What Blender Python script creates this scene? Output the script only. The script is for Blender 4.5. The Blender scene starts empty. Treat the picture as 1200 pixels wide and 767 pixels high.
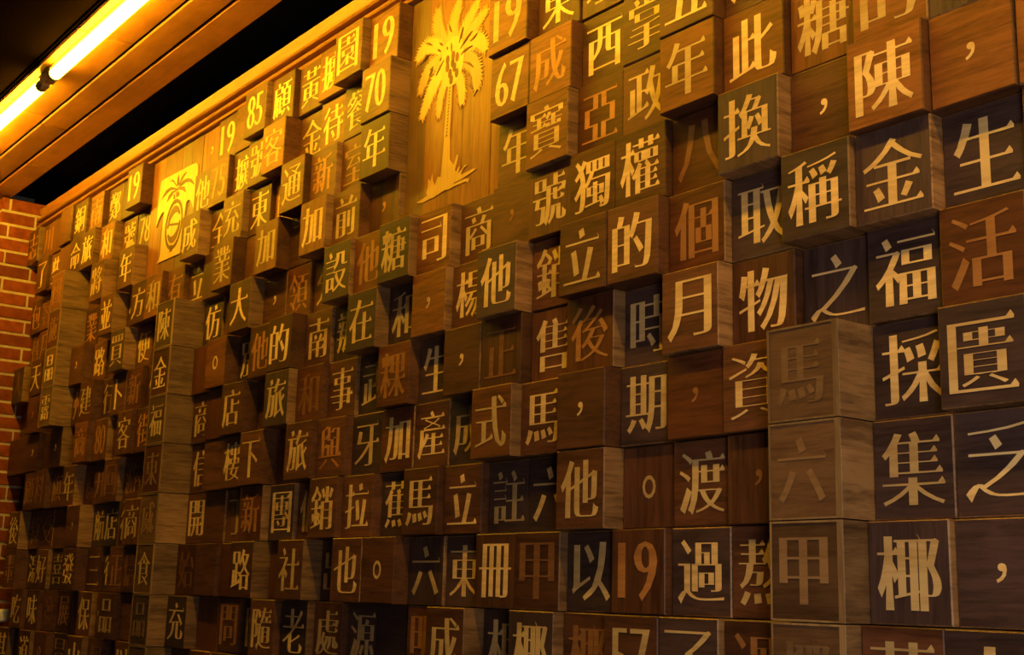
import bpy, math, random
import numpy as np
from mathutils import Matrix, Vector
from mathutils.geometry import delaunay_2d_cdt

# ------------------------------------------------------------------ units: one wall cell is S metres; z gets Z0 so the floor is 0
S = 0.14
Z0 = 2.05
RP = 1.0794            # row pitch in cells (blocks are a little taller than wide)
def W(x, y, z): return Vector((x*S, y*S, z*S + Z0))

sc = bpy.context.scene
# ------------------------------------------------------------------ camera
cd = bpy.data.cameras.new('camera'); cam = bpy.data.objects.new('camera', cd)
sc.collection.objects.link(cam); sc.camera = cam
cd.sensor_fit = 'HORIZONTAL'; cd.sensor_width = 36.0; cd.lens = 36.0*1493.63/1200.0
yaw, pitch, roll = -0.915692, 0.2057095, 0.0269576
cy, sy, cp, sp, cr, sr = math.cos(yaw), math.sin(yaw), math.cos(pitch), math.sin(pitch), math.cos(roll), math.sin(roll)
fwd = Vector((sy*cp, cy*cp, sp)); rgt = Vector((cy, -sy, 0)); upv = rgt.cross(fwd)
r2 = cr*rgt + sr*upv; u2 = -sr*rgt + cr*upv
m = Matrix((( r2.x, u2.x, -fwd.x), (r2.y, u2.y, -fwd.y), (r2.z, u2.z, -fwd.z))).to_4x4()
m.translation = W(9.53464, -11.71714, -3.02051)
cam.matrix_world = m
cd.clip_start = 0.05; cd.clip_end = 50

# ------------------------------------------------------------------ world, room lights, exposure
w = bpy.data.worlds.new('world'); sc.world = w; w.use_nodes = True
w.node_tree.nodes['Background'].inputs[0].default_value = (0.9, 0.75, 0.55, 1)
w.node_tree.nodes['Background'].inputs[1].default_value = 0.012
def area(name, loc, target, size, power, col):
    l = bpy.data.lights.new(name, 'AREA'); l.shape = 'DISK'; l.size = size; l.energy = power; l.color = col
    o = bpy.data.objects.new(name, l); sc.collection.objects.link(o)
    o.location = loc; o.rotation_euler = (Vector(target) - Vector(loc)).to_track_quat('-Z', 'Y').to_euler()
    return o
# unseen area light added for the room's pale ambient light, right of camera
area('room_light', W(10.5, -9.0, -2.5), W(2.5, 0, -2.5), 0.6, 13.5, (1.0, 0.83, 0.72))
TUBE_COL = (1.0, 0.57, 0.015); TUBE_STR = 78.0
vs = sc.view_settings
vs.view_transform = 'Standard'; vs.look = 'None'; vs.exposure = 0.0; vs.gamma = 1.0; vs.use_curve_mapping = False
# every lettered block: row -> (column, how far it stands out from the wall, character, face wood + inlay wood)
ROWS = {
 -7: [(-30,0.34,'志','Bo'), (-29,0.20,'川','Bo'), (-28,0.23,'','By'), (-27,0.37,'','By'), (-26,0.30,'銅','By'), (-25,0.20,'南','Oo'), (-24,0.05,'鄭','By'), (-23,0.04,'，','By'), (-22,0.31,'19','By'), (-18,-0.01,'，','Oy'), (-17,0.07,'19','By'), (-16,0.12,'，','Oy'), (-15,0.39,'85','By'), (-14,0.26,'顧','By'), (-13,0.13,'黃','By'), (-12,0.22,'擴','Oy'), (-11,0.45,'園','Oy'), (-10,0.27,'19','Oy')],
 -6: [(-29,0.30,'了','By'), (-28,0.20,'些','By'), (-27,0.29,'','By'), (-26,0.34,'命','By'), (-25,0.36,'旅','By'), (-24,0.19,'和','Oy'), (-23,-0.06,'號','By'), (-22,-0.08,'78','By'), (-18,0.14,'他','By'), (-17,0.22,'75','Oo'), (-16,0.10,'擴','Ry'), (-15,0.23,'號','By'), (-14,0.40,'客','Oy'), (-13,0.04,'金','By'), (-12,0.12,'待','Oy'), (-11,0.17,'餐','By'), (-10,0.40,'70','Oy'), (-6,0.42,'19','Oy'), (-5,0.20,'東','By'), (-4,0.16,'求','By')],
 -5: [(-30,0.03,'包','Bo'), (-29,0.04,'客','Oo'), (-26,0.73,'團','Oo'), (-24,0.36,'將','By'), (-22,0.34,'年','By'), (-18,0.38,'成','By'), (-17,0.10,'全','By'), (-16,0.28,'充','Oy'), (-15,0.12,'東','By'), (-14,0.01,'開','Oy'), (-13,0.43,'通','Oy'), (-12,0.29,'新','Bo'), (-11,0.17,'室','Ro'), (-10,0.36,'年','Ry'), (-6,0.35,'67','Oy'), (-5,0.35,'成','Oo'), (-4,0.14,'西','By'), (-3,0.24,'掌','By'), (-2,0.50,'五','By'), (-1,0.29,'之','By')],
 -4: [(-30,-0.06,'傳','Bo'), (-29,0.02,'月','Bo'), (-26,0.73,'施','Ro'), (-25,0.03,'業','Bo'), (-23,0.38,'並','By'), (-22,-0.00,'位','By'), (-21,0.31,'方','Ry'), (-20,0.34,'和','Oy'), (-19,0.21,'有','Ro'), (-18,0.09,'立','By'), (-17,0.19,'','Ry'), (-16,0.43,'業','Oy'), (-15,0.13,'','By'), (-14,0.41,'加','Oy'), (-13,0.12,'下','By'), (-12,0.45,'加','Oy'), (-11,0.30,'前','By'), (-10,0.09,'，','Bo'), (-6,0.16,'年','By'), (-5,0.39,'寶','Oy'), (-4,0.21,'亞','Ro'), (-3,0.23,'政','By'), (-2,0.49,'年','Oy'), (-1,0.33,'此','Oy'), (0,0.21,'糖','Oy'), (1,0.31,'的','Oy'), (2,0.30,'','Dy')],
 -3: [(-30,0.36,'人','Dr'), (-29,0.07,'','By'), (-28,0.47,'天','By'), (-26,0.73,'晶','By'), (-25,0.35,'，','By'), (-24,0.08,'路','By'), (-22,0.38,'買','Dy'), (-21,0.07,'便','By'), (-18,0.80,'陳','By'), (-17,0.09,'仿','Dy'), (-16,0.05,'','By'), (-15,0.44,'大','By'), (-14,0.13,'，','By'), (-13,0.13,'領','Ro'), (-12,0.06,'分','By'), (-11,0.44,'設','Dy'), (-10,0.36,'他','Ro'), (-9,0.47,'糖','Dy'), (-8,0.32,'司','Oy'), (-7,0.13,'商','By'), (-6,0.23,'，','Bo'), (-5,0.30,'號','By'), (-4,0.34,'獨','Ry'), (-3,0.36,'權','By'), (-2,0.25,'八','Rr'), (-1,0.45,'換','Dy'), (0,0.23,'，','By'), (1,0.45,'陳','Oy'), (2,0.33,'，','Oy'), (3,0.30,'泛','Oy')],
 -2: [(-28,0.45,'，','Ro'), (-26,0.73,'露','By'), (-25,0.18,'州','Bo'), (-24,0.35,'建','Ry'), (-23,0.10,'行','By'), (-22,0.23,'卜','By'), (-21,0.23,'新','Rr'), (-20,0.09,'他','By'), (-18,0.80,'金','Ry'), (-17,0.26,'','Ry'), (-16,0.42,'。','Oy'), (-15,0.12,'別','Dy'), (-14,0.38,'他','Ro'), (-13,0.48,'的','By'), (-12,0.18,'南','By'), (-11,0.12,'辦','Dy'), (-10,0.45,'在','Dy'), (-9,0.19,'和','Dy'), (-8,0.38,'，','Oy'), (-7,0.25,'楊','By'), (-6,0.50,'他','Dy'), (-5,0.20,'銷','By'), (-4,0.51,'立','By'), (-3,0.50,'的','By'), (-2,0.31,'個','Ro'), (-1,0.20,'取','Dy'), (0,0.44,'稱','Dy'), (1,0.35,'金','Dy'), (2,0.15,'生','Dy'), (3,0.27,'','By')],
 -1: [(-30,0.26,'','Ry'), (-29,0.32,'','By'), (-28,0.34,'，','By'), (-27,0.19,'','By'), (-26,0.36,'，','By'), (-24,0.39,'商','Oo'), (-23,0.23,'80','Bo'), (-22,0.08,'','By'), (-21,0.39,'客','By'), (-20,0.29,'街','Bo'), (-18,0.80,'福','By'), (-17,0.18,'商','By'), (-16,0.32,'','Ry'), (-15,0.45,'店','By'), (-14,0.09,'','By'), (-13,0.48,'旅','Dy'), (-12,0.31,'和','Rr'), (-11,0.18,'事','By'), (-10,0.12,'武','Dy'), (-9,0.37,'粿','Ro'), (-8,0.17,'生','Dy'), (-7,0.38,'，','By'), (-6,0.37,'正','Br'), (-5,0.18,'售','By'), (-4,0.35,'後','Ro'), (-3,0.15,'時','Dy'), (-2,0.44,'月','By'), (-1,0.20,'物','By'), (0,0.07,'之','Dy'), (1,0.18,'福','Dy'), (2,0.29,'活','Ro'), (3,0.28,'','By')],
 0: [(-28,0.32,'顧','Bo'), (-27,0.37,'料','Br'), (-26,0.21,'旗','Bo'), (-25,0.25,'年','By'), (-24,-0.01,'原','Br'), (-23,0.11,'升','Bo'), (-22,0.24,'回','Br'), (-21,0.09,'游','Bo'), (-18,0.80,'東','Rr'), (-17,0.12,'信','By'), (-16,0.29,'','By'), (-15,0.34,'樓','By'), (-14,0.44,'下','By'), (-13,0.09,'','By'), (-12,0.48,'旅','By'), (-11,0.36,'與','Bo'), (-10,0.20,'牙','Dy'), (-9,0.22,'加','Ry'), (-8,0.21,'產','By'), (-7,0.20,'成','Dy'), (-6,0.52,'式','Oy'), (-5,0.34,'馬','By'), (-4,0.50,'，','By'), (-3,0.22,'期','Dy'), (-2,0.34,'，','Ro'), (-1,0.39,'資','By'), (0,0.72,'馬','Br'), (1,0.12,'採','Dy'), (2,0.39,'匱','Dy')],
 1: [(-29,0.34,'後','By'), (-28,0.05,'特','Bo'), (-27,0.04,'受','Bo'), (-26,0.03,'','By'), (-24,0.39,'，','By'), (-23,0.03,'航','Dy'), (-22,0.12,'店','Dy'), (-21,0.12,'行','By'), (-20,0.40,'商','By'), (-18,0.80,'威','Br'), (-17,0.13,'開','By'), (-16,0.18,'','By'), (-15,0.15,'丁','By'), (-14,0.36,'新','Ro'), (-13,0.20,'團','Dy'), (-12,0.13,'個','By'), (-11,0.46,'銷','By'), (-10,0.34,'拉','By'), (-9,0.16,'蕉','Dy'), (-8,0.39,'馬','By'), (-7,0.27,'立','By'), (-6,0.14,'註','Dy'), (-5,0.17,'六','Dy'), (-4,0.49,'他','By'), (-3,0.16,'。','By'), (-2,0.22,'渡','By'), (-1,0.32,'，','Bo'), (0,0.72,'六','Br'), (1,0.18,'集','Dy'), (2,0.18,'乏','Dy')],
 2: [(-29,0.35,'輩','Bo'), (-28,-0.01,'湯','Dy'), (-27,0.10,'好','By'), (-26,-0.01,'喜','Dy'), (-24,0.39,'發','By'), (-23,0.09,'三','By'), (-22,0.04,'得','Dy'), (-21,0.28,'正','Bo'), (-20,0.33,'信','Br'), (-18,0.80,'食','By'), (-17,0.28,'始','Rr'), (-16,0.31,'','By'), (-15,0.21,'','Ry'), (-14,0.48,'路','By'), (-13,0.12,'','By'), (-12,0.50,'社','By'), (-11,0.12,'出','Dy'), (-10,0.50,'也','By'), (-9,0.50,'。','By'), (-8,0.22,'六','Dy'), (-7,0.18,'東','Dy'), (-6,0.36,'冊','By'), (-5,0.39,'甲','Br'), (-4,0.26,'以','Dy'), (-3,0.36,'19','Bo'), (-2,0.25,'過','Dy'), (-1,0.25,'熬','By'), (0,0.72,'甲','Br'), (1,0.32,'椰','Dy'), (2,0.24,'，','Dy')],
 3: [(-28,0.36,'吃','By'), (-27,0.24,'味','By'), (-26,0.11,'發','Br'), (-25,0.05,'展','Bo'), (-24,0.01,'','By'), (-23,0.24,'保','By'), (-22,0.11,'個','By'), (-21,0.43,'品','By'), (-20,0.26,'，','Br'), (-18,0.80,'品','Dr'), (-17,0.42,'充','Dy'), (-16,0.16,'','Ry'), (-15,0.17,'問','Bo'), (-14,0.09,'陸','Dy'), (-13,0.47,'隨','By'), (-12,0.34,'老','Dy'), (-11,0.21,'處','By'), (-10,0.10,'源','Dy'), (-9,0.14,'','Dy'), (-8,0.20,'明','Bo'), (-7,0.52,'成','By'), (-6,0.17,'相','Dy'), (-5,0.48,'椰','Dy'), (-4,0.31,'椰','Bo'), (-3,0.48,'57','By'), (-2,0.48,'了','Dy'), (-1,0.39,'過','Bo'), (0,0.72,'椰','Br'), (1,0.48,'草','By'), (2,0.50,'人','Dy')],
 4: [(-29,0.34,'其','By'), (-28,0.17,'','Dy'), (-27,0.36,'道','By'), (-26,0.26,'。','Bo'), (-25,0.07,'冒','Do'), (-23,0.39,'山','By'), (-22,0.24,'個','Br'), (-21,0.01,'','By'), (-20,0.34,'以','By'), (-18,0.80,'行','Bo'), (-17,0.25,'','By'), (-16,0.28,'','By'), (-15,0.26,'','By')],
}
TABLE = [(c, r, d, ch, t) for r, l in ROWS.items() for c, d, ch, t in l]
LOGO = {'fr': [[(-7.694, 6.188), (-7.963, 6.543), (-8.107, 6.842), (-8.112, 7.141)], [(-7.604, 6.195), (-7.622, 6.482), (-7.58, 6.787), (-7.423, 7.078)], [(-7.482, 6.173), (-7.317, 6.395), (-7.152, 6.596), (-6.881, 6.857)], [(-7.42, 6.134), (-7.163, 6.286), (-6.939, 6.428), (-6.621, 6.615)], [(-7.357, 6.076), (-7.068, 6.143), (-6.807, 6.108), (-6.624, 5.866)], [(-7.408, 5.926), (-7.079, 5.837), (-6.879, 5.59), (-6.84, 5.237)], [(-7.754, 6.171), (-8.177, 6.474), (-8.466, 6.524), (-8.731, 6.38)], [(-7.748, 6.075), (-8.152, 6.114), (-8.427, 5.975), (-8.598, 5.685)], [(-7.713, 6.008), (-8.009, 5.842), (-8.271, 5.566), (-8.497, 5.191)], [(-7.677, 5.922), (-7.825, 5.616), (-7.931, 5.37), (-7.957, 5.066)], [(-7.549, 5.806), (-7.341, 5.556), (-7.285, 5.356), (-7.255, 5.103)]], 'fw': [0.16, 0.16, 0.14, 0.14, 0.16, 0.17, 0.15, 0.14, 0.15, 0.1, 0.12], 'hub': (-7.592, 6.005), 'nuts': [(-7.566, 6.081), (-7.443, 6.015), (-7.731, 6.051), (-7.574, 5.953), (-7.728, 5.91), (-7.516, 5.851), (-7.644, 5.772), (-7.44, 5.721), (-7.6, 5.647)], 'gaps': [[(-7.361, 6.132), (-7.191, 6.259), (-7.021, 6.347)], [(-7.336, 6.013), (-7.209, 6.063), (-7.006, 6.076)], [(-8.073, 5.871), (-7.957, 5.994), (-7.84, 6.087)], [(-8.297, 5.933), (-8.238, 5.99), (-8.184, 6.03)], [(-7.256, 5.867), (-7.076, 5.772), (-6.954, 5.665)], [(-8.456, 6.607), (-8.341, 6.562), (-8.235, 6.494)], [(-8.004, 6.472), (-7.955, 6.427), (-7.896, 6.377)], [(-8.059, 6.358), (-8.01, 6.323), (-7.961, 6.281)], [(-7.637, 6.337), (-7.626, 6.259), (-7.614, 6.161)], [(-7.751, 6.31), (-7.755, 6.284), (-7.747, 6.247)], [(-7.727, 6.707), (-7.691, 6.619), (-7.65, 6.548)], [(-7.398, 6.256), (-7.346, 6.386), (-7.294, 6.517)], [(-7.981, 6.118), (-7.952, 6.143), (-7.922, 6.161)], [(-8.289, 6.045), (-8.235, 6.046), (-8.181, 6.076)], [(-7.07, 6.18), (-6.956, 6.214), (-6.872, 6.258)]], 'trunk': [(-7.69, 5.555), (-7.561, 5.515), (-7.59, 4.594), (-7.764, 4.642)], 'base': [(-7.765, 4.654), (-7.786, 4.333), (-7.821, 3.944), (-7.913, 3.967), (-7.955, 3.905), (-7.995, 3.825), (-8.079, 3.936), (-8.097, 4.068), (-8.125, 3.929), (-8.207, 3.995), (-8.206, 3.858), (-8.252, 3.759), (-8.216, 3.697), (-8.541, 3.645), (-8.365, 3.604), (-8.103, 3.625), (-8.042, 3.616), (-7.683, 3.678), (-7.563, 3.653), (-7.418, 3.676), (-7.071, 3.679), (-7.012, 3.642), (-6.974, 3.713), (-7.189, 3.735), (-7.42, 3.721), (-7.421, 3.739), (-7.19, 3.752), (-6.936, 3.794), (-6.783, 3.825), (-6.883, 3.854), (-7.194, 3.827), (-7.239, 3.853), (-7.143, 3.934), (-7.044, 3.953), (-7.117, 3.984), (-7.242, 3.906), (-7.313, 3.871), (-7.261, 3.982), (-7.291, 3.998), (-7.359, 3.918), (-7.4, 3.964), (-7.354, 4.077), (-7.319, 4.21), (-7.363, 4.221), (-7.442, 4.063), (-7.567, 4.185), (-7.591, 4.606)], 'plate': [(-20.412, 6.915), (-20.345, 6.953), (-20.185, 6.958), (-18.436, 6.914), (-18.286, 6.892), (-18.186, 6.824), (-18.171, 6.771), (-18.12, 5.801), (-18.099, 5.501), (-18.222, 5.698), (-18.288, 5.797), (-18.434, 5.98), (-18.58, 6.048), (-18.688, 6.017), (-18.724, 5.897), (-18.777, 5.68), (-18.806, 5.129), (-18.844, 4.761), (-20.277, 4.771), (-20.144, 4.822), (-20.076, 4.98), (-20.081, 5.516), (-20.063, 5.892), (-20.046, 6.07), (-20.186, 6.053), (-20.351, 5.945), (-20.483, 5.748), (-20.485, 6.277)], 'leaf': [[(-19.237, 6.486), (-19.495, 6.688), (-19.626, 6.799), (-19.825, 6.797), (-19.617, 6.752), (-19.41, 6.593)], [(-19.236, 6.476), (-19.703, 6.63), (-20.012, 6.616), (-20.248, 6.445), (-19.99, 6.507), (-19.733, 6.559), (-19.322, 6.475)], [(-19.256, 6.472), (-19.632, 6.497), (-19.837, 6.414), (-19.901, 6.288), (-19.694, 6.362), (-19.532, 6.436), (-19.273, 6.448)], [(-19.351, 6.579), (-19.353, 6.747), (-19.322, 6.855), (-19.253, 6.722), (-19.242, 6.552)], [(-19.236, 6.588), (-19.111, 6.724), (-18.954, 6.796), (-18.792, 6.796), (-18.941, 6.728), (-19.113, 6.623), (-19.186, 6.557)], [(-19.228, 6.549), (-19.006, 6.624), (-18.708, 6.615), (-18.483, 6.532), (-18.296, 6.35), (-18.557, 6.483), (-18.82, 6.538), (-19.111, 6.502)], [(-19.224, 6.529), (-18.885, 6.438), (-18.777, 6.271), (-18.98, 6.378), (-19.253, 6.453)], [(-19.521, 6.377), (-19.433, 6.375), (-19.41, 6.258), (-19.488, 6.258)], [(-19.376, 6.417), (-19.222, 6.408), (-19.16, 6.311), (-19.281, 6.265), (-19.353, 6.3)], [(-19.427, 6.234), (-19.306, 6.219), (-19.33, 6.184), (-19.396, 6.19)], [(-19.43, 6.142), (-19.29, 6.134), (-19.303, 6.113), (-19.405, 6.122)]], 'oval': ((-19.356, 5.591), (0.518, 0.499)), 'i': ([(-19.482, 5.078), (-19.356, 5.076), (-19.358, 5.029), (-19.474, 5.04)], [(-19.484, 5.006), (-19.341, 5.001), (-19.348, 4.919), (-19.296, 4.916), (-19.524, 4.919), (-19.469, 4.932)])}
FRW = (1.25,)*11
FACECOL = {'O': ((0.105, 0.030, 0.007), (0.25, 0.086, 0.022)), 'B': ((0.054, 0.0175, 0.008), (0.142, 0.052, 0.023)),
           'D': ((0.035, 0.018, 0.015), (0.080, 0.043, 0.036)), 'R': ((0.055, 0.015, 0.006), (0.125, 0.038, 0.013))}
SIDECOL = [((0.085, 0.044, 0.018), (0.25, 0.145, 0.063)), ((0.095, 0.045, 0.017), (0.29, 0.16, 0.065)), ((0.045, 0.017, 0.007), (0.12, 0.048, 0.018))]
CHARCOL = {'y': ((0.55, 0.34, 0.12), (0.78, 0.54, 0.23)), 'o': ((0.32, 0.125, 0.034), (0.46, 0.205, 0.06)), 'r': ((0.16, 0.062, 0.022), (0.25, 0.108, 0.040))}
PINYIN = '口:kou 丁:ding 三:san 下:xia 並:bing 之:zhi 乏:fa 也:ye 了:le 事:shi 五:wu 些:xie 亞:ya 人:ren 他:ta 以:yi 仿:fang 位:wei 便:bian 保:bao 信:xin 個:ge 傳:chuan 充:chong 全:quan 八:ba 六:liu 其:qi 冊:ce 冒:mao 出:chu 分:fen 別:bie 前:qian 加:jia 包:bao 匱:kui 升:sheng 南:nan 卜:bu 原:yuan 取:qu 受:shou 司:si 吃:chi 味:wei 命:ming 和:he 品:pin 售:shou 商:shang 問:wen 喜:xi 回:hui 園:yuan 團:tuan 在:zai 大:da 天:tian 好:hao 始:shi 威:wei 客:ke 室:shi 寶:bao 將:jiang 展:zhan 山:shan 川:chuan 州:zhou 年:nian 店:dian 建:jian 式:shi 待:dai 後:hou 得:de 志:zhi 成:cheng 拉:la 掌:zhang 採:cai 換:huan 擴:kuo 政:zheng 料:liao 新:xin 方:fang 施:shi 旅:lv 旗:qi 明:ming 時:shi 晶:jing 月:yue 有:you 期:qi 東:dong 椰:ye 楊:yang 業:ye 樓:lou 權:quan 正:zheng 此:ci 武:wu 求:qiu 泛:fan 活:huo 渡:du 游:you 湯:tang 源:yuan 熬:ao 牙:ya 物:wu 特:te 獨:du 生:sheng 產:chan 甲:jia 發:fa 的:de 相:xiang 社:she 福:fu 稱:cheng 立:li 粿:guo 糖:tang 老:lao 與:yu 航:hang 草:cao 蕉:jiao 處:chu 號:hao 行:xing 街:jie 西:xi 設:she 註:zhu 買:mai 資:zi 路:lu 輩:bei 辦:ban 通:tong 過:guo 道:dao 鄭:zheng 金:jin 銅:tong 銷:xiao 開:kai 陳:chen 陸:lu 隨:sui 集:ji 露:lu 領:ling 顧:gu 食:shi 餐:can 馬:ma 黃:huang'
random.seed(4)
C = sc.collection

# ------------------------------------------------------------------ materials
def new_mat(name):
    m = bpy.data.materials.new(name); m.use_nodes = True
    nt = m.node_tree; nt.nodes.clear()
    out = nt.nodes.new('ShaderNodeOutputMaterial'); b = nt.nodes.new('ShaderNodeBsdfPrincipled')
    nt.links.new(b.outputs[0], out.inputs[0])
    return m, nt, b
def wood(name, dark, light, axis='x', scale=22.0, rough=0.48, bump=0.25, spec=0.35, blotch=0.5):
    """stretched-noise grain running along axis; every object gets its own piece of timber"""
    m, nt, b = new_mat(name); N = nt.nodes.new; L = nt.links.new
    tc = N('ShaderNodeTexCoord'); oi = N('ShaderNodeObjectInfo')
    off = N('ShaderNodeVectorMath'); off.operation = 'MULTIPLY_ADD'
    cmb = N('ShaderNodeCombineXYZ')
    for i in range(3): L(oi.outputs['Random'], cmb.inputs[i])
    off.inputs[1].default_value = (37.0, 11.0, 53.0)
    L(cmb.outputs[0], off.inputs[0]); L(tc.outputs['Object'], off.inputs[2])
    mp = N('ShaderNodeMapping'); L(off.outputs[0], mp.inputs[0])
    st = {'x': (0.10, 0.35, 1.0), 'y': (0.8, 0.10, 1.0), 'z': (1.0, 0.6, 0.08)}[axis]
    mp.inputs['Scale'].default_value = st
    n1 = N('ShaderNodeTexNoise'); n1.inputs['Scale'].default_value = scale*7; n1.inputs['Detail'].default_value = 5; n1.inputs['Roughness'].default_value = 0.65
    n1.inputs['Distortion'].default_value = 0.4
    L(mp.outputs[0], n1.inputs['Vector'])
    n2 = N('ShaderNodeTexNoise'); n2.inputs['Scale'].default_value = scale*0.8; n2.inputs['Detail'].default_value = 3; n2.inputs['Distortion'].default_value = 1.2
    L(mp.outputs[0], n2.inputs['Vector'])
    n3 = N('ShaderNodeTexNoise'); n3.inputs['Scale'].default_value = 9.0; n3.inputs['Detail'].default_value = 2
    L(off.outputs[0], n3.inputs['Vector'])
    mx = N('ShaderNodeMath'); mx.operation = 'MULTIPLY_ADD'; mx.inputs[1].default_value = 0.55
    L(n1.outputs[0], mx.inputs[0])
    m2 = N('ShaderNodeMath'); m2.operation = 'MULTIPLY'; m2.inputs[1].default_value = 0.5; L(n2.outputs[0], m2.inputs[0]); L(m2.outputs[0], mx.inputs[2])
    rp = N('ShaderNodeValToRGB'); rp.color_ramp.elements[0].position = 0.38; rp.color_ramp.elements[1].position = 0.60
    rp.color_ramp.elements[0].color = (*dark, 1); rp.color_ramp.elements[1].color = (*light, 1)
    L(mx.outputs[0], rp.inputs[0])
    # board to board variation plus soft blotches of stain
    va = N('ShaderNodeMath'); va.operation = 'MULTIPLY_ADD'; va.inputs[1].default_value = 0.6; va.inputs[2].default_value = 0.72
    L(oi.outputs['Random'], va.inputs[0])
    vb = N('ShaderNodeMath'); vb.operation = 'MULTIPLY_ADD'; vb.inputs[1].default_value = blotch; vb.inputs[2].default_value = 1.0 - blotch*0.5
    L(n3.outputs[0], vb.inputs[0])
    vc = N('ShaderNodeMath'); vc.operation = 'MULTIPLY'; L(va.outputs[0], vc.inputs[0]); L(vb.outputs[0], vc.inputs[1])
    hs = N('ShaderNodeHueSaturation'); L(rp.outputs[0], hs.inputs['Color']); L(vc.outputs[0], hs.inputs['Value'])
    L(hs.outputs[0], b.inputs['Base Color'])
    b.inputs['Roughness'].default_value = rough
    b.inputs['Specular IOR Level'].default_value = spec
    bp = N('ShaderNodeBump'); bp.inputs['Strength'].default_value = bump; bp.inputs['Distance'].default_value = 0.0008
    L(n1.outputs[0], bp.inputs['Height']); L(bp.outputs[0], b.inputs['Normal'])
    return m
def plain(name, col, rough=0.6, emit=None, strength=0, metal=0):
    m, nt, b = new_mat(name)
    b.inputs['Base Color'].default_value = (*col, 1); b.inputs['Roughness'].default_value = rough; b.inputs['Metallic'].default_value = metal
    if emit:
        b.inputs['Emission Color'].default_value = (*emit, 1); b.inputs['Emission Strength'].default_value = strength
    return m
def noisy(name, c1, c2, scale, rough=0.85, bump=0.5, dist=0.002):
    m, nt, b = new_mat(name); N = nt.nodes.new; L = nt.links.new
    tc = N('ShaderNodeTexCoord'); oi = N('ShaderNodeObjectInfo')
    ad = N('ShaderNodeVectorMath'); ad.operation = 'ADD'; L(tc.outputs['Object'], ad.inputs[0]); L(oi.outputs['Random'], ad.inputs[1])
    n = N('ShaderNodeTexNoise'); n.inputs['Scale'].default_value = scale; n.inputs['Detail'].default_value = 6; L(ad.outputs[0], n.inputs['Vector'])
    rp = N('ShaderNodeValToRGB'); rp.color_ramp.elements[0].position = 0.3; rp.color_ramp.elements[1].position = 0.7
    rp.color_ramp.elements[0].color = (*c1, 1); rp.color_ramp.elements[1].color = (*c2, 1); L(n.outputs[0], rp.inputs[0])
    va = N('ShaderNodeMath'); va.operation = 'MULTIPLY_ADD'; va.inputs[1].default_value = 0.4; va.inputs[2].default_value = 0.8; L(oi.outputs['Random'], va.inputs[0])
    hs = N('ShaderNodeHueSaturation'); L(rp.outputs[0], hs.inputs['Color']); L(va.outputs[0], hs.inputs['Value']); L(hs.outputs[0], b.inputs['Base Color'])
    b.inputs['Roughness'].default_value = rough; b.inputs['Specular IOR Level'].default_value = 0.12
    bp = N('ShaderNodeBump'); bp.inputs['Strength'].default_value = bump; bp.inputs['Distance'].default_value = dist
    L(n.outputs[0], bp.inputs['Height']); L(bp.outputs[0], b.inputs['Normal'])
    return m

FACE = {k: {a: wood('stained_wood_'+k+a, d, l, a) for a in 'xz'} for k, (d, l) in FACECOL.items()}
SIDE = [wood('side_wood_pale', *SIDECOL[0], 'y', blotch=0.6), wood('side_wood_tan', *SIDECOL[1], 'y', blotch=0.6), wood('side_wood_brown', *SIDECOL[2], 'x')]
CHAR = {'y': wood('maple_inlay', *CHARCOL['y'], 'x', 14, 0.42, 0.12, blotch=0.35), 'o': wood('cherry_inlay', *CHARCOL['o'], 'x', 14, 0.45, 0.12, blotch=0.4),
        'r': wood('rosewood_inlay', *CHARCOL['r'], 'x', 14, 0.45, 0.12, blotch=0.4)}
M_pillar = wood('pillar_face_wood', (0.075, 0.034, 0.015), (0.165, 0.082, 0.036), 'x')
M_pchar = wood('pillar_inlay', (0.19, 0.10, 0.042), (0.30, 0.17, 0.075), 'x', 14, blotch=0.3)
M_edge = wood('pale_edge', (0.22, 0.125, 0.053), (0.38, 0.235, 0.105), 'z')
M_panel = wood('panel_board', (0.16, 0.052, 0.010), (0.30, 0.115, 0.026), 'z', 20, 0.4)
M_olive = wood('panel_board_olive', (0.09, 0.045, 0.014), (0.17, 0.090, 0.028), 'z', 20, 0.4)
M_gold = wood('gold_inlay', (0.56, 0.32, 0.075), (0.66, 0.40, 0.10), 'z', 14, 0.38, 0.05, blotch=0.15)
M_plate = wood('pale_plate', (0.58, 0.34, 0.11), (0.72, 0.45, 0.16), 'z', 14, 0.35, 0.05, blotch=0.15)
M_mark = wood('brown_mark', (0.12, 0.036, 0.008), (0.18, 0.058, 0.014), 'z')
M_plank = wood('ceiling_plank', (0.20, 0.070, 0.015), (0.33, 0.135, 0.034), 'x', 9, 0.42, 0.1, blotch=0.5)
M_trim = wood('trim_wood', (0.17, 0.066, 0.014), (0.29, 0.122, 0.028), 'x', 9, 0.4, 0.1, blotch=0.3)
M_black = plain('black_paint', (0.006, 0.005, 0.004), 0.9)
M_dark = noisy('dark_ceiling_paint', (0.0035, 0.0018, 0.0008), (0.006, 0.003, 0.0014), 3.0, 1.0, 0.1)
M_dark.node_tree.nodes['Principled BSDF'].inputs['Specular IOR Level'].default_value = 0.0
M_brick = noisy('brick', (0.17, 0.038, 0.010), (0.29, 0.070, 0.020), 30.0, 0.85, 0.6, 0.002)
M_mortar = noisy('mortar', (0.52, 0.42, 0.27), (0.66, 0.55, 0.37), 60.0, 0.95, 0.5, 0.002)
M_floor = noisy('floor_tile', (0.06, 0.04, 0.03), (0.09, 0.06, 0.045), 4.0, 0.5, 0.05)
M_white = plain('white_plastic', (0.8, 0.8, 0.78), 0.4)
M_tube = plain('tube_glow', (0.9, 0.9, 0.9), 0.3, TUBE_COL, TUBE_STR)
M_cap = plain('tube_cap', (0.35, 0.28, 0.18), 0.35, metal=0.6)
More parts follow.
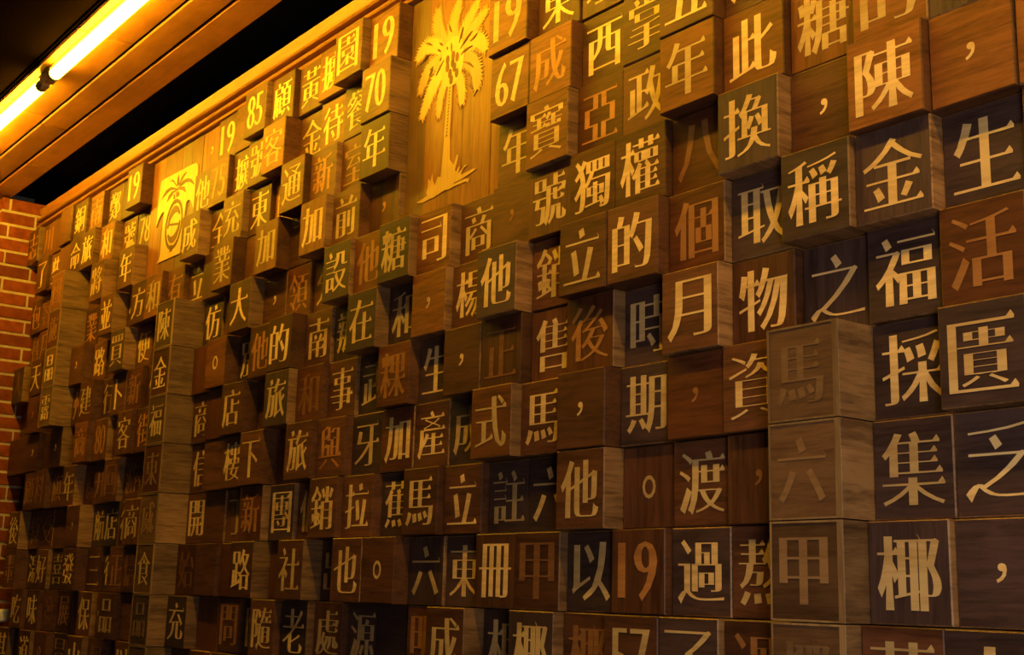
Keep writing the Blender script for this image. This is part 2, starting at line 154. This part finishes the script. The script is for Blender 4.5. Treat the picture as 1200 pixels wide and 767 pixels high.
M_holder = plain('tube_holder', (0.5, 0.42, 0.22), 0.5)

# ------------------------------------------------------------------ helpers
def link(name, me, mats, parent=None, loc=None, kind=None):
    for m in (mats if isinstance(mats, (list, tuple)) else [mats]):
        if len(me.materials) < (len(mats) if isinstance(mats, (list, tuple)) else 1): me.materials.append(m)
    o = bpy.data.objects.new(name, me); C.objects.link(o)
    if loc is not None: o.location = loc
    if parent: o.parent = parent
    if kind: o['kind'] = kind
    return o
def mesh(name, vs_, fs, mi=None):
    me = bpy.data.meshes.new(name); me.from_pydata([tuple(v) for v in vs_], [], fs)
    if mi:
        for p, i in zip(me.polygons, mi): p.material_index = i
    me.validate(); me.update(); return me
def box_vf(x0, x1, y0, y1, z0, z1, ch=0.0):
    """box in cell units (relative), optional chamfer on all edges"""
    if ch <= 0:
        v = [Vector((x, y, z))*S for x in (x0, x1) for y in (y0, y1) for z in (z0, z1)]
        return v, [(0, 1, 3, 2), (4, 6, 7, 5), (0, 4, 5, 1), (2, 3, 7, 6), (0, 2, 6, 4), (1, 5, 7, 3)]
    v = []; f = []
    import itertools
    idx = {}
    lo = (x0, y0, z0); hi = (x1, y1, z1)
    for s in itertools.product((0, 1), repeat=3):
        for a in range(3):
            p = [(hi[i] - (ch if i != a else 0)) if s[i] else (lo[i] + (ch if i != a else 0)) for i in range(3)]
            idx[(s, a)] = len(v); v.append(Vector(p)*S)
    for a in range(3):
        b, c = [(1, 2), (2, 0), (0, 1)][a]
        for sa in (0, 1):
            q = []
            for sb, s_c in ((0, 0), (1, 0), (1, 1), (0, 1)):
                s = [0, 0, 0]; s[a] = sa; s[b] = sb; s[c] = s_c; q.append(idx[(tuple(s), a)])
            f.append(tuple(q if sa else q[::-1]))
        # edges parallel to a
        for sb, s_c in itertools.product((0, 1), repeat=2):
            q = []
            for sa, ax in ((0, b), (1, b), (1, c), (0, c)):
                s = [0, 0, 0]; s[a] = sa; s[b] = sb; s[c] = s_c; q.append(idx[(tuple(s), ax)])
            f.append(tuple(q if sb == s_c else q[::-1]))
    for s in itertools.product((0, 1), repeat=3):
        q = tuple(idx[(s, a)] for a in range(3)); f.append(q if sum(s) % 2 else q[::-1])
    return v, f
def box(name, x0, x1, y0, y1, z0, z1, m, parent=None, ch=0.0, kind=None):
    cx, cy_, cz = (x0+x1)/2, (y0+y1)/2, (z0+z1)/2
    v, f = box_vf(x0-cx, x1-cx, y0-cy_, y1-cy_, z0-cz, z1-cz, ch)
    me = mesh(name, v, f)
    loc = W(cx, cy_, cz)
    if parent is not None: loc = loc - parent.location
    return link(name, me, m, parent, loc, kind)
def tag(o, label, cat, group=None):
    o['label'] = label; o['category'] = cat
    if group: o['group'] = group
def empty(name, loc):
    o = bpy.data.objects.new(name, None); C.objects.link(o); o.location = loc; o.empty_display_size = 0.05; return o

def fill_curve(loops, depth, evenodd=True):
    """closed 2-D outlines -> solid inlay facing -y, in metres. even-odd, or non-zero winding where restyled strokes may cross"""
    co = []; ed = []; seg = []
    for lp in loops:
        n0 = len(co); n = len(lp); co += [Vector((q[0], q[1])) for q in lp]
        ed += [(n0+i, n0+(i+1) % n) for i in range(n)]
        seg += [(*lp[i], *lp[(i+1) % n]) for i in range(n)]
    vo, _, fo, *_r = delaunay_2d_cdt(co, ed, [], 0, 1e-6)
    vo = np.array([tuple(v) for v in vo]); fo = np.array([tuple(f) for f in fo]); sg = np.array(seg)
    c = vo[fo].mean(1)
    y = c[:, 1:2]; x = c[:, 0:1]
    up = (sg[None, :, 1] <= y) & (sg[None, :, 3] > y); dn = (sg[None, :, 1] > y) & (sg[None, :, 3] <= y)
    dy = sg[:, 3] - sg[:, 1]; dy = np.where(np.abs(dy) < 1e-12, 1e-12, dy)
    xi = sg[None, :, 0] + (y - sg[None, :, 1])/dy[None]*(sg[:, 2]-sg[:, 0])[None]
    hit = xi > x
    wn = (up & hit).sum(1) - (dn & hit).sum(1); cr_ = ((up | dn) & hit).sum(1)
    keep = (cr_ % 2 == 1) if evenodd else (wn > 0)
    tris = fo[keep]
    es = {}
    for t in tris.tolist():
        for i in range(3): es[(t[i], t[(i+1) % 3])] = 1
    n = len(vo)
    V = [(p[0], -depth/2, p[1]) for p in vo] + [(p[0], depth/2, p[1]) for p in vo]
    F = [tuple(t) for t in tris.tolist()] + [(a_, a_+n, b_+n, b_) for (a_, b_) in es if (b_, a_) not in es]
    me = bpy.data.meshes.new('inlay'); me.from_pydata(V, [], F); me.update()
    return me

# ------------------------------------------------------------------ glyphs: sans outlines from Blender's own font, restyled to a book-face with
# thick uprights, thin level strokes and little triangular finials
def glyph_loops(txt):
    cu = bpy.data.curves.new('t', 'FONT'); cu.body = txt; cu.resolution_u = 3
    ob = bpy.data.objects.new('t', cu); C.objects.link(ob)
    dg = bpy.context.evaluated_depsgraph_get(); dg.update()
    me = bpy.data.meshes.new_from_object(ob.evaluated_get(dg))
    bpy.data.objects.remove(ob); bpy.data.curves.remove(cu)
    cnt = {}; nxt = {}
    key = {}; vid = []
    for v in me.vertices:
        k = (round(v.co.x, 5), round(v.co.y, 5)); vid.append(key.setdefault(k, len(key)))
    pts = [None]*len(key)
    for k, i in key.items(): pts[i] = k
    edges = {}
    for p in me.polygons:
        vv = [vid[i] for i in p.vertices]
        if p.normal.z < 0: vv = vv[::-1]
        for a, b in zip(vv, vv[1:]+vv[:1]): edges[(a, b)] = edges.get((a, b), 0) + 1
    bpy.data.meshes.remove(me)
    for (a, b) in edges:
        if (b, a) not in edges and a != b: nxt.setdefault(a, []).append(b)
    loops = []
    while nxt:
        a = next(iter(nxt)); lp = [a]; cur = a
        while True:
            l = nxt.get(cur)
            if not l: break
            b = l.pop()
            if not l: del nxt[cur]
            if b == a: break
            lp.append(b); cur = b
        if len(lp) > 2: loops.append([pts[i] for i in lp])
    return loops
def restyle(loops, a, b, serif=True):
    out = []
    for lp in loops:
        q = []
        for p in lp:
            if not q or math.hypot(p[0]-q[-1][0], p[1]-q[-1][1]) > 1e-4: q.append(p)
        n = len(q)
        if n < 3: continue
        E = []
        for i in range(n):
            p, r = q[i], q[(i+1) % n]; dx, dy = r[0]-p[0], r[1]-p[1]; l = math.hypot(dx, dy) or 1e-9
            nx, ny = dy/l, -dx/l
            E.append((nx, ny, a*nx*nx - b*ny*ny, l))
        new = []
        for i in range(n):
            e0, e1 = E[i-1], E[i]
            det = e0[0]*e1[1] - e0[1]*e1[0]
            if abs(det) < 0.15:
                nx, ny = e0[0]+e1[0], e0[1]+e1[1]; l = math.hypot(nx, ny) or 1; d = (e0[2]+e1[2])/2
                ox, oy = nx/l*d, ny/l*d
            else:
                ox = (e0[2]*e1[1] - e1[2]*e0[1])/det; oy = (e0[0]*e1[2] - e1[0]*e0[2])/det
                l = math.hypot(ox, oy); lim = 0.034
                if l > lim: ox *= lim/l; oy *= lim/l
            new.append((q[i][0]+ox, q[i][1]+oy))
        if serif:
            res = []
            for i in range(n):
                res.append(new[i])
                # edge i: q[i] -> q[i+1]; facing right, short = the right-hand end of a level stroke; outline runs counter-clockwise so it goes upward
                nx, ny, d, l = E[i]; nx2, ny2, d2, l2 = E[(i+1) % n]; nx0, ny0, d0, l0 = E[i-1]
                if nx > 0.93 and 0.045 < l < 0.11 and ny2 > 0.97 and l2 > 0.09 and ny0 < -0.9:
                    T = new[(i+1) % n]
                    res.append((T[0]+0.004, T[1]+0.004)); res.append((T[0]-0.038, T[1]+0.062))
                    new[(i+1) % n] = (T[0]-0.10, T[1])
            new = res
        out.append(new)
    return out
GL = {}
def char_mesh(ch):
    if ch in GL: return GL[ch]
    digits = ch.isdigit()
    lps = glyph_loops(ch)
    if digits: lps = restyle(lps, 0.030, 0.022, False)
    elif ch in '，。': pass
    else:
        tot = sum(math.dist(p, q) for lp in lps for p, q in zip(lp, lp[1:]+lp[:1]))
        a = max(0.009, min(0.030, 0.036 - 0.0013*max(0, tot-5)))
        b = max(0.008, min(0.023, 0.0265 - 0.0014*max(0, tot-6)))
        lps = restyle(lps, a, b)
    xs = [p[0] for l in lps for p in l]; ys = [p[1] for l in lps for p in l]
    bx, by = (min(xs)+max(xs))/2, (min(ys)+max(ys))/2; bw, bh = max(xs)-min(xs), max(ys)-min(ys)
    if digits: sx, sy_ = 0.72/bw, 0.74/bh
    elif ch == '，': sx, sy_ = 0.115/bw, 0.19/bh
    elif ch == '。': sx, sy_ = 0.24/bw, 0.30/bh
    else:
        sx, sy_ = 0.86, 0.86
        sx = min(sx, 0.78/bw); sy_ = min(sy_, 0.77/bh)
        if bh > 0.6: sy_ = 0.77/bh
        if bw > 0.6: sx = 0.765/bw
    lps = [[((p[0]-bx)*sx*S, (p[1]-by)*sy_*S) for p in l] for l in lps]
    me = fill_curve(lps, 0.022*S, False)
    GL[ch] = me
    return me

# ------------------------------------------------------------------ the setting
XL, XR = -30.0, 13.0
wall = box('wall_back', XL-3.2, XR, 0.62, 1.0, -14.6, 9.6, M_black, kind='structure')
floor = box('floor', XL-3.2, XR, -18, 1.0, -15.0, -14.6, M_floor, kind='structure')
# ceiling: low plank soffit in front of the wall, dark painted ceiling beyond, black slot between soffit and wall
ceil = box('ceiling', XL-3.2, XR, -18.0, -3.76, 8.70, 9.0, M_dark, kind='structure')
for nm, a in (('slot_top', (XL-3.2, XR, -3.75, 1.0, 9.6, 9.9)), ('slot_side', (XL-3.2, XR, -1.02, -0.95, 8.84, 9.6)), ('soffit_backing', (XL-3.2, XR, -3.75, -0.97, 8.66, 8.84)), ('slot_back', (XL-3.2, XR, -3.75, -3.70, 9.0, 9.6))):
    box(nm, *a, M_black if 'slot' in nm else M_dark, ceil)
rows = [(-0.93, -1.70), (-1.70, -2.43), (-2.43, -3.72)]
for k, (y1, y0) in enumerate(rows):
    joints = [XL-3.0] + [x + 3.1*k for x in (-22.1 - 3.1*k*0.2, -9.5, 1.5)] + [XR]
    joints = [XL-3.0, [-26.4, -22.9, -22.2][k], [-12.0, -8.2, -16.5][k], [0.5, 3.0, -2.0][k], XR]
    for x0, x1 in zip(joints, joints[1:]):
        box('plank', x0+0.006, x1-0.006, y0+0.022, y1-0.022, 8.585, 8.66, M_plank, ceil, ch=0.036)
# crown moulding along the top of the wall: stepped profile with two small beads
prof = [(0.60, 8.37), (-0.10, 8.37), (-0.13, 8.34), (-0.02, 8.07), (0.02, 8.05), (0.02, 8.035), (-0.16, 8.03), (-0.19, 8.0), (-0.19, 7.975), (-0.16, 7.945), (0.05, 7.93), (0.05, 7.905),
        (-0.07, 7.90), (-0.085, 7.88), (-0.085, 7.82), (-0.07, 7.805), (-0.14, 7.80), (-0.16, 7.775), (-0.14, 7.745), (0.06, 7.73), (0.06, 7.70),
        (-0.04, 7.695), (-0.05, 7.68), (-0.05, 7.62), (-0.09, 7.61), (-0.10, 7.59), (-0.09, 7.572), (0.60, 7.572)]
vv = [Vector((x, y, z)) for x in (XL, XR) for y, z in prof]; n = len(prof)
ff = [(i, (i+1) % n, n+(i+1) % n, n+i) for i in range(n)] + [tuple(range(n))[::-1], tuple(range(n, 2*n))]
vv = [Vector(((v.x-(XL+XR)/2)*S, v.y*S, (v.z-8)*S)) for v in vv]
trim = link('trim_1', mesh('trim_1', vv, ff), M_trim, None, W((XL+XR)/2, 0, 8), 'structure')

# brick pier at the far end
pier = box('wall_left', XL-3.0, XL-0.018, -1.232, 0.61, -14.6, 8.52, M_mortar, kind='structure')
def brick(x0, x1, y0, y1, z0, z1):
    d = random.uniform(-0.008, 0.012)
    return box('brick', x0, x1 + d, y0 - d, y1, z0, z1, M_brick, pier, ch=0.015)
z = 8.53; k = 0
while z > -4.6:
    z1, z0 = z - (0.0 if k == 0 else 0.03), z - 0.375
    if k % 2 == 0: segs = [(-1.25, -1.035), (-0.975, 0.58)]
    else: segs = [(-1.25, -0.23), (-0.17, 0.58)]
    for j, (a, b) in enumerate(segs):
        brick(XL-0.5 if j == 0 else XL-0.12, XL, a, b, z0, z1)
    if z > 1.0:
        x = XL - 0.55
        while x > XL - 2.9:
            x2 = max(x - (1.55 if not (k % 2 and x > XL-0.6) else 0.8), XL-3.0)
            brick(x2, x, -1.25, -1.12, z0, z1); x = x2 - 0.05
    z -= 0.42; k += 1
# the courses below, out of sight: one piece
bv = []; bf = []
while z > -14.4:
    for (a, b) in ([(-1.25, -1.03), (-0.98, 0.58)] if k % 2 == 0 else [(-1.25, -0.225), (-0.175, 0.58)]):
        v, f = box_vf(XL-0.12, XL, a, b, z-0.40, z-0.03)
        o = len(bv); bv += [p - Vector((pier.location.x, pier.location.y, pier.location.z-Z0)) for p in v]; bf += [tuple(i+o for i in q) for q in f]
    z -= 0.42; k += 1
lowb = link('brick_courses', mesh('brick_courses', bv, bf), M_brick, pier); lowb['kind'] = 'stuff'

# ------------------------------------------------------------------ tube lights under the soffit
TY, TZ, TR = -3.40, 8.36, 0.135
def cyl(name, x0, x1, r, m, parent, n=20):
    v = []; f = []
    for x in (x0, x1):
        for i in range(n): v.append(Vector((x*S, r*S*math.cos(2*math.pi*i/n), r*S*math.sin(2*math.pi*i/n))))
    f = [(i, (i+1) % n, n+(i+1) % n, n+i) for i in range(n)] + [tuple(range(n))[::-1], tuple(range(n, 2*n))]
    me = mesh(name, v, f)
    for p in me.polygons: p.use_smooth = len(p.vertices) == 4
    return link(name, me, m, parent)
JX = [-29.9, -19.35, -8.8, 1.75, 12.3]
labs = ['glowing warm tube light at far left of the wooden soffit', 'glowing warm tube light above the palm panel, right of the tube joint', 'glowing tube light continuing along the soffit towards the viewer', 'last glowing tube light of the row, nearest the viewer']
for i in range(4):
    a, b = JX[i], JX[i+1]; mid = (a+b)/2; h = (b-a)/2
    t = empty('tube_light', W(mid, TY, TZ)); tag(t, labs[i], 'lamp', 'tube lights under the plank soffit')
    cyl('tube', -h+0.62, h-0.38, TR, M_tube, t)
    cyl('end_cap', -h+0.50, -h+0.62, TR*1.02, M_cap, t); cyl('end_cap', h-0.38, h-0.26, TR*1.02, M_cap, t)
    for s, e in ((-h+0.20, -h+0.50), (h-0.26, h-0.02)):
        o = box('tube_holder', s, e, -0.10, 0.10, -0.12, 0.2, M_holder, None, ch=0.02); o.parent = t; o.location = Vector(((s+e)/2*S, 0, 0.04*S))
    o = box('mounting_rail', -h+0.15, h-0.02, -0.07, 0.07, 0.19, 0.224, M_holder, None); o.parent = t; o.location = Vector((0.05*S, 0, 0.207*S))

# ------------------------------------------------------------------ blocks
def block_mesh(depth_back, L, mats, hw=0.4925, hh=RP/2-0.0075, ch=0.014):
    v = []
    for y, i in ((L, 0), (ch, 0), (0, ch)):
        for sx, sz in ((-1, -1), (1, -1), (1, 1), (-1, 1)): v.append(Vector((sx*(hw-i), y, sz*(hh-i)))*S)
    f = [(8, 9, 10, 11)]; mi = [0]
    for a, b, k in ((4, 0, 1), (8, 4, 1)):
        for i in range(4):
            j = (i+1) % 4; f.append((b+i, b+j, a+j, a+i)); mi.append(1)
    f.append((3, 2, 1, 0)); mi.append(1)
    return mesh('wooden_block', v, f, mi)
NW = {'19': 'nineteen', '57': 'fifty-seven', '67': 'sixty-seven', '70': 'seventy', '75': 'seventy-five', '78': 'seventy-eight', '80': 'eighty', '85': 'eighty-five'}
PY = dict(p.split(':') for p in PINYIN.split())
FN = {'O': 'honey-orange', 'B': 'brown', 'D': 'dark walnut', 'R': 'reddish-brown'}
CN = {'y': 'gold', 'o': 'orange', 'r': 'faint russet'}
cells = {(c, r): (d, ch, t) for c, r, d, ch, t in TABLE}
count = {}
for c, r, d, ch, t in TABLE: count[ch] = count.get(ch, 0) + 1
def uniq_neighbour(c, r):
    for dc, dr, w_ in ((0, -1, 'below'), (0, 1, 'above'), (-1, 0, 'right of'), (1, 0, 'left of'), (1, 1, 'up and left of'), (-1, 1, 'up and right of'), (-1, -1, 'down and right of'), (1, -1, 'down and left of'),
                       (0, -2, 'two below'), (0, 2, 'two above'), (-2, 0, 'two right of'), (2, 0, 'two left of')):
        q = cells.get((c+dc, r+dr))
        if q and count[q[1]] == 1: return w_, q[1]
    return None
PILLAR = lambda c, r: (c == 0 and r >= 0) or (c == -18 and r >= -3) or (c == -26 and -5 <= r <= -2)
def sign(ch): return {'': 'plain', '，': 'comma', '。': 'ring'}.get(ch) or ('%s (%s)' % (ch, NW[ch]) if ch.isdigit() else '%s (%s)' % (ch, PY[ch]))
def describe(c, r, d, ch, t):
    pos = 'boldly protruding ' if PILLAR(c, r) else 'protruding ' if d > 0.44 else 'recessed ' if d < 0.12 else ''
    f, k = FN[t[0]], CN[t[1]]
    what = {'，': 'block with a small %s comma' % k, '。': 'block with a small %s ring full stop' % k, '': 'block with no visible character'}.get(ch)
    if not what: what = ('block numbered %s in %s' if ch.isdigit() else 'block bearing %s in %s') % (sign(ch), k)
    lab = pos + f + ' ' + what
    nb = uniq_neighbour(c, r) if (count[ch] > 1 or PILLAR(c, r)) else None
    if count[ch] > 1:
        if nb: lab += ', %s %s' % (nb[0], sign(nb[1]))
        else:
            q = cells.get((c, r-1)) or cells.get((c, r+1)) or cells.get((c+1, r))
            w_ = 'below' if (c, r-1) in cells else 'above' if (c, r+1) in cells else 'left of'
            s_ = sign(q[1])
            lab += ', %s the %s block' % (w_, s_)
    if PILLAR(c, r) and count[ch] == 1: lab += ', framed by pale edges'
    return lab
LAB = {(c, r): describe(c, r, d, ch, t) for c, r, d, ch, t in TABLE}
for k_ in range(3):                                      # look-alikes get one more landmark each
    seen = {}
    for q, l in LAB.items(): seen.setdefault(''.join(x for x in l if ord(x) < 128), []).append(q)
    for qs in seen.values():
        if len(qs) > 1:
            for (c, r) in qs:
                near = sorted(((dc*dc + dr*dr + 0.1*(dr < 0), c+dc, r+dr) for dc in range(-4, 5) for dr in range(-3, 4)
                               if (c+dc, r+dr) in cells and count[cells[(c+dc, r+dr)][1]] == 1 and cells[(c+dc, r+dr)][1] not in LAB[(c, r)]))
                if near: LAB[(c, r)] += (', near %s' if k_ == 0 else ' and %s') % sign(cells[near[0][1:]][1])
BACK = 0.60
BG = 'wooden type blocks covering the wall'
for c, r, d, ch, t in TABLE:
    h = random.random(); h2 = random.random(); pil = PILLAR(c, r)
    face = FACE[t[0]]['z' if h < 0.25 and not pil else 'x']
    if pil and t[0] == 'B': face = M_pillar
    side = SIDE[0] if pil else SIDE[1] if (t[0] == 'D' or h2 < 0.45) else SIDE[2]
    me = block_mesh(0, BACK+d, None)
    o = link('wooden_block', me, [face, side], None, W(c+0.5, -d, -(r+0.5)*RP))
    o.rotation_euler = (random.uniform(-.002, .002), random.uniform(-.004, .004), random.uniform(-.002, .002))
    tag(o, LAB[(c, r)], 'block', BG)
    if ch:
        nm = 'numeral' if ch.isdigit() else 'comma' if ch == '，' else 'full_stop' if ch == '。' else 'character'
        g = char_mesh(ch)
        q = link(nm, g, [CHAR['y']], o)
        q.material_slots[0].link = 'OBJECT'; q.material_slots[0].material = M_pchar if (pil and t[1] == 'r') else CHAR[t[1]]
        q.location = Vector((0, 0.0065*S, 0))
        if pil: q.scale = (0.86, 1, 0.92); q.location.x = -0.035*S
    if pil:
        bw = 0.022; H = RP/2-0.0075; X = 0.4925
        bv = []; bf = []
        for (x0, x1, z0, z1) in ((-X, -X+bw, -H, H), (X-bw*3.2, X, -H, H), (-X+bw, X-bw*3.2, -H, -H+bw), (-X+bw, X-bw*3.2, H-bw, H)):
            v, f = box_vf(x0, x1, -0.008, 0.004, z0, z1); n0 = len(bv); bv += v; bf += [tuple(i+n0 for i in q) for q in f]
        link('edge_banding', mesh('edge_banding', bv, bf), M_edge, o)

# blocks hidden behind their neighbours or beyond the frame: one object
bv = []; bf = []; SKIP = {(-30, 3), (-29, 3), (-30, 4), (-30, 0), (-29, 0), (-30, 2), (-30, 1)}
def panel_cell(c, r): return (-9 <= c <= -7 and r <= -4) or (-21 <= c <= -19 and r <= -5)
for c in range(-30, 9):
    for r in range(-7, 7):
        if (c, r) in cells or panel_cell(c, r): continue
        inside = c <= 3 and r <= 3
        d = 0.0 if inside else random.choice((0.1, 0.2, 0.3, 0.45, 0.3))
        if (c, r) in SKIP or (r == 4 and c <= -24): d = -0.35
        if c == 0 and r > 3: d = 0.72
        v, f = box_vf(c+0.5-0.4925, c+0.5+0.4925, -d, BACK, -(r+1)*RP+0.0075, -r*RP-0.0075)
        n0 = len(bv); bv += [p + Vector((0, 0, Z0)) for p in v]; bf += [tuple(i+n0 for i in q) for q in f]
fb = link('plain_blocks', mesh('plain_blocks', bv, bf), FACE['B']['x'])
fb['kind'] = 'stuff'; tag(fb, 'plain brown blocks filling the wall behind and around the lettered ones', 'blocks')

# ------------------------------------------------------------------ carved palm panel (boards, gold palm)
def board(parent, x0, x1, z0, z1, y, m):
    return box('board', x0, x1, y, BACK, z0, z1, m, parent, ch=0.01)
pp = empty('palm_panel', W(-7.5, 0, 7.56-4*RP*0.5-2)); tag(pp, 'tall wooden panel with a large gold coconut palm inlay', 'panel')
zt, zb_ = 7*RP-0.005, 3*RP+0.01
for a, b, m, y in ((-8.992, -8.395, M_olive, 0.03), (-8.39, -7.245, M_panel, 0.0), (-7.24, -6.44, M_panel, 0.0), (-6.435, -6.008, M_panel, 0.01)):
    board(pp, a, b, zb_, zt, y, m)
def loc_mesh(loops, cx, cz, depth=0.02):
    return fill_curve([[((x-cx)*S, (z_-cz)*S) for x, z_ in lp] for lp in loops], depth*S)
def inlay(name, loops, y, m, parent, depth=0.02):
    xs = [p[0] for l in loops for p in l]; zs = [p[1] for l in loops for p in l]
    cx, cz = (min(xs)+max(xs))/2, (min(zs)+max(zs))/2
    return link(name, loc_mesh(loops, cx, cz, depth), m, parent, W(cx, y, cz) - parent.location)
def bez(pts, t):
    p = [Vector(q) for q in pts]
    while len(p) > 1: p = [a.lerp(b, t) for a, b in zip(p, p[1:])]
    return p[0]
def catmull(pts, t):
    n = len(pts)-1; f = min(t*n, n-1e-6); i = int(f); u = f-i
    P = [Vector(pts[max(0, min(n, i+k))]) for k in (-1, 0, 1, 2)]
    return 0.5*((2*P[1]) + (P[2]-P[0])*u + (2*P[0]-5*P[1]+4*P[2]-P[3])*u*u + (3*P[1]-P[0]-3*P[2]+P[3])*u**3)
rf = random.Random(7)
for k, (sp_, fw) in enumerate(zip(LOGO['fr'], LOGO['fw'])):
    N_ = 20; Lp = []; Rp = []
    fw *= FRW[k]
    for i in range(N_+1):
        t = i/N_; p = catmull(sp_, t); q = catmull(sp_, min(1, t+0.04)) - catmull(sp_, max(0, t-0.04))
        q.normalize(); nrm = Vector((-q.y, q.x))
        wv = fw*(0.75 + 1.1*t)*(1-t)**0.5 if t < 1 else 0
        wv = min(wv, fw)
        if i == N_: Lp.append(p); continue
        step = 0.05
        for S_, lst in ((1, Lp), (-1, Rp)):
            lst.append(p + nrm*S_*wv*0.66)
            if t > 0.12: lst.append(p + q*(0.09 + 0.04*rf.random()) + nrm*S_*wv*(0.98+0.3*rf.random()))
    inlay('frond', [[(v.x, v.y) for v in Lp + Rp[::-1]]], -0.002 - 0.0010*k, M_gold, pp)
hub = [(LOGO['hub'][0] + 0.36*math.cos(a*math.pi/10), LOGO['hub'][1] - 0.02 + 0.46*math.sin(a*math.pi/10)) for a in range(20)]
inlay('crown', [hub], -0.014, M_gold, pp)
for (x, z_) in LOGO['nuts']:
    inlay('coconut', [[(x + 0.052*math.cos(a*math.pi/6), z_ + 0.088*math.sin(a*math.pi/6)) for a in range(12)]], -0.020, M_mark, pp)
inlay('trunk', [LOGO['trunk']], -0.013, M_gold, pp)
inlay('grass_mound', [LOGO['base']], -0.004, M_gold, pp)
tr = LOGO['trunk']
for gp in LOGO['gaps']:
    P_ = [Vector(catmull(gp, i/6)) for i in range(7)]; A_ = []; B_ = []
    for i, p in enumerate(P_):
        q = (P_[min(6, i+1)] - P_[max(0, i-1)]).normalized(); nrm = Vector((-q.y, q.x))*0.022*(1 - abs(i-3)/3.6); A_.append(p+nrm); B_.append(p-nrm)
    inlay('leaf_gap', [[(v.x, v.y) for v in A_ + B_[::-1]]], -0.021, M_mark, pp)
ring = []
for i in range(15):
    t = (i+0.5)/15; a = Vector(tr[0]).lerp(Vector(tr[3]), t); b = Vector(tr[1]).lerp(Vector(tr[2]), t); mdl = a.lerp(b, 0.5)
    ring.append([(mdl.x-0.018, mdl.y-0.014), (mdl.x+0.018, mdl.y-0.003), (mdl.x+0.016, mdl.y+0.014), (mdl.x-0.016, mdl.y+0.004)])
inlay('trunk_marks', ring, -0.020, M_mark, pp)

# small emblem panel: pale plate with palm and an S in an oval
ep = empty('emblem_panel', W(-19.5, 0, 5.9)); tag(ep, 'wooden panel with a pale emblem plate of a palm above an oval S', 'panel')
for a, b, m in ((-20.992, -20.2, M_panel), (-20.195, -19.2, M_panel), (-19.195, -18.6, M_olive), (-18.595, -18.008, M_panel)):
    board(ep, a, b, 4*RP+0.01, 7*RP-0.005, 0.0, m)
plate = inlay('emblem_plate', [LOGO['plate']], -0.012, M_plate, ep, 0.03)
for lf in LOGO['leaf']:
    inlay('palm_leaf', [lf], -0.026, M_mark, ep, 0.02)
(ox, oz), (rx, rz) = LOGO['oval']
def ell(s, n=36): return [(ox + rx*s*math.cos(2*math.pi*i/n), oz + rz*1.28*s*math.sin(2*math.pi*i/n)) for i in range(n)]
inlay('oval_ring', [ell(1.0), ell(0.86)], -0.026, M_mark, ep)
# the S: a sloping bar with an arc above and an arc below
def band(pts, wd):
    Lf = []; Rt = []
    for i, p in enumerate(pts):
        a = Vector(pts[max(0, i-1)]); b = Vector(pts[min(len(pts)-1, i+1)]); q = (b-a).normalized(); nrm = Vector((-q.y, q.x)); p = Vector(p)
        ww = wd*(1 if 0 < i < len(pts)-1 else 0.6)
        Lf.append(p+nrm*ww); Rt.append(p-nrm*ww)
    return [(v.x, v.y) for v in Lf+Rt[::-1]]
def arc(a0, a1, w0):
    n = 14; A_ = []; B_ = []
    for i in range(n+1):
        a = math.radians(a0 + (a1-a0)*i/n); w_ = w0*(0.35 + 0.65*math.sin(math.pi*i/n))
        for lst, k in ((A_, 0.74), (B_, 0.74-2*w_)): lst.append((ox + rx*k*math.cos(a), oz + rz*1.28*k*math.sin(a)))
    return A_ + B_[::-1]
inlay('letter_s', [arc(28, 184, 0.15)], -0.026, M_mark, ep)
inlay('letter_s', [arc(208, 364, 0.15)], -0.026, M_mark, ep)
inlay('letter_s', [[(ox-rx*0.72, oz+0.03), (ox-rx*0.72, oz+0.09), (ox+rx*0.72, oz-0.03), (ox+rx*0.72, oz-0.09)]], -0.0262, M_mark, ep)
for q in LOGO['i']: inlay('small_mark', [q], -0.026, M_mark, ep)

# small white box low on the brickwork at the left edge
wb = box('white_box', -29.95, -29.3, -0.26, 0.03, -4.20, -3.85, M_white, ch=0.02)
tag(wb, 'small white plastic box at the lower left edge, beside the 吃 block', 'box')
box('cover_plate', -29.3, -29.28, -0.22, -0.02, -4.16, -3.89, M_white, wb, ch=0.006)
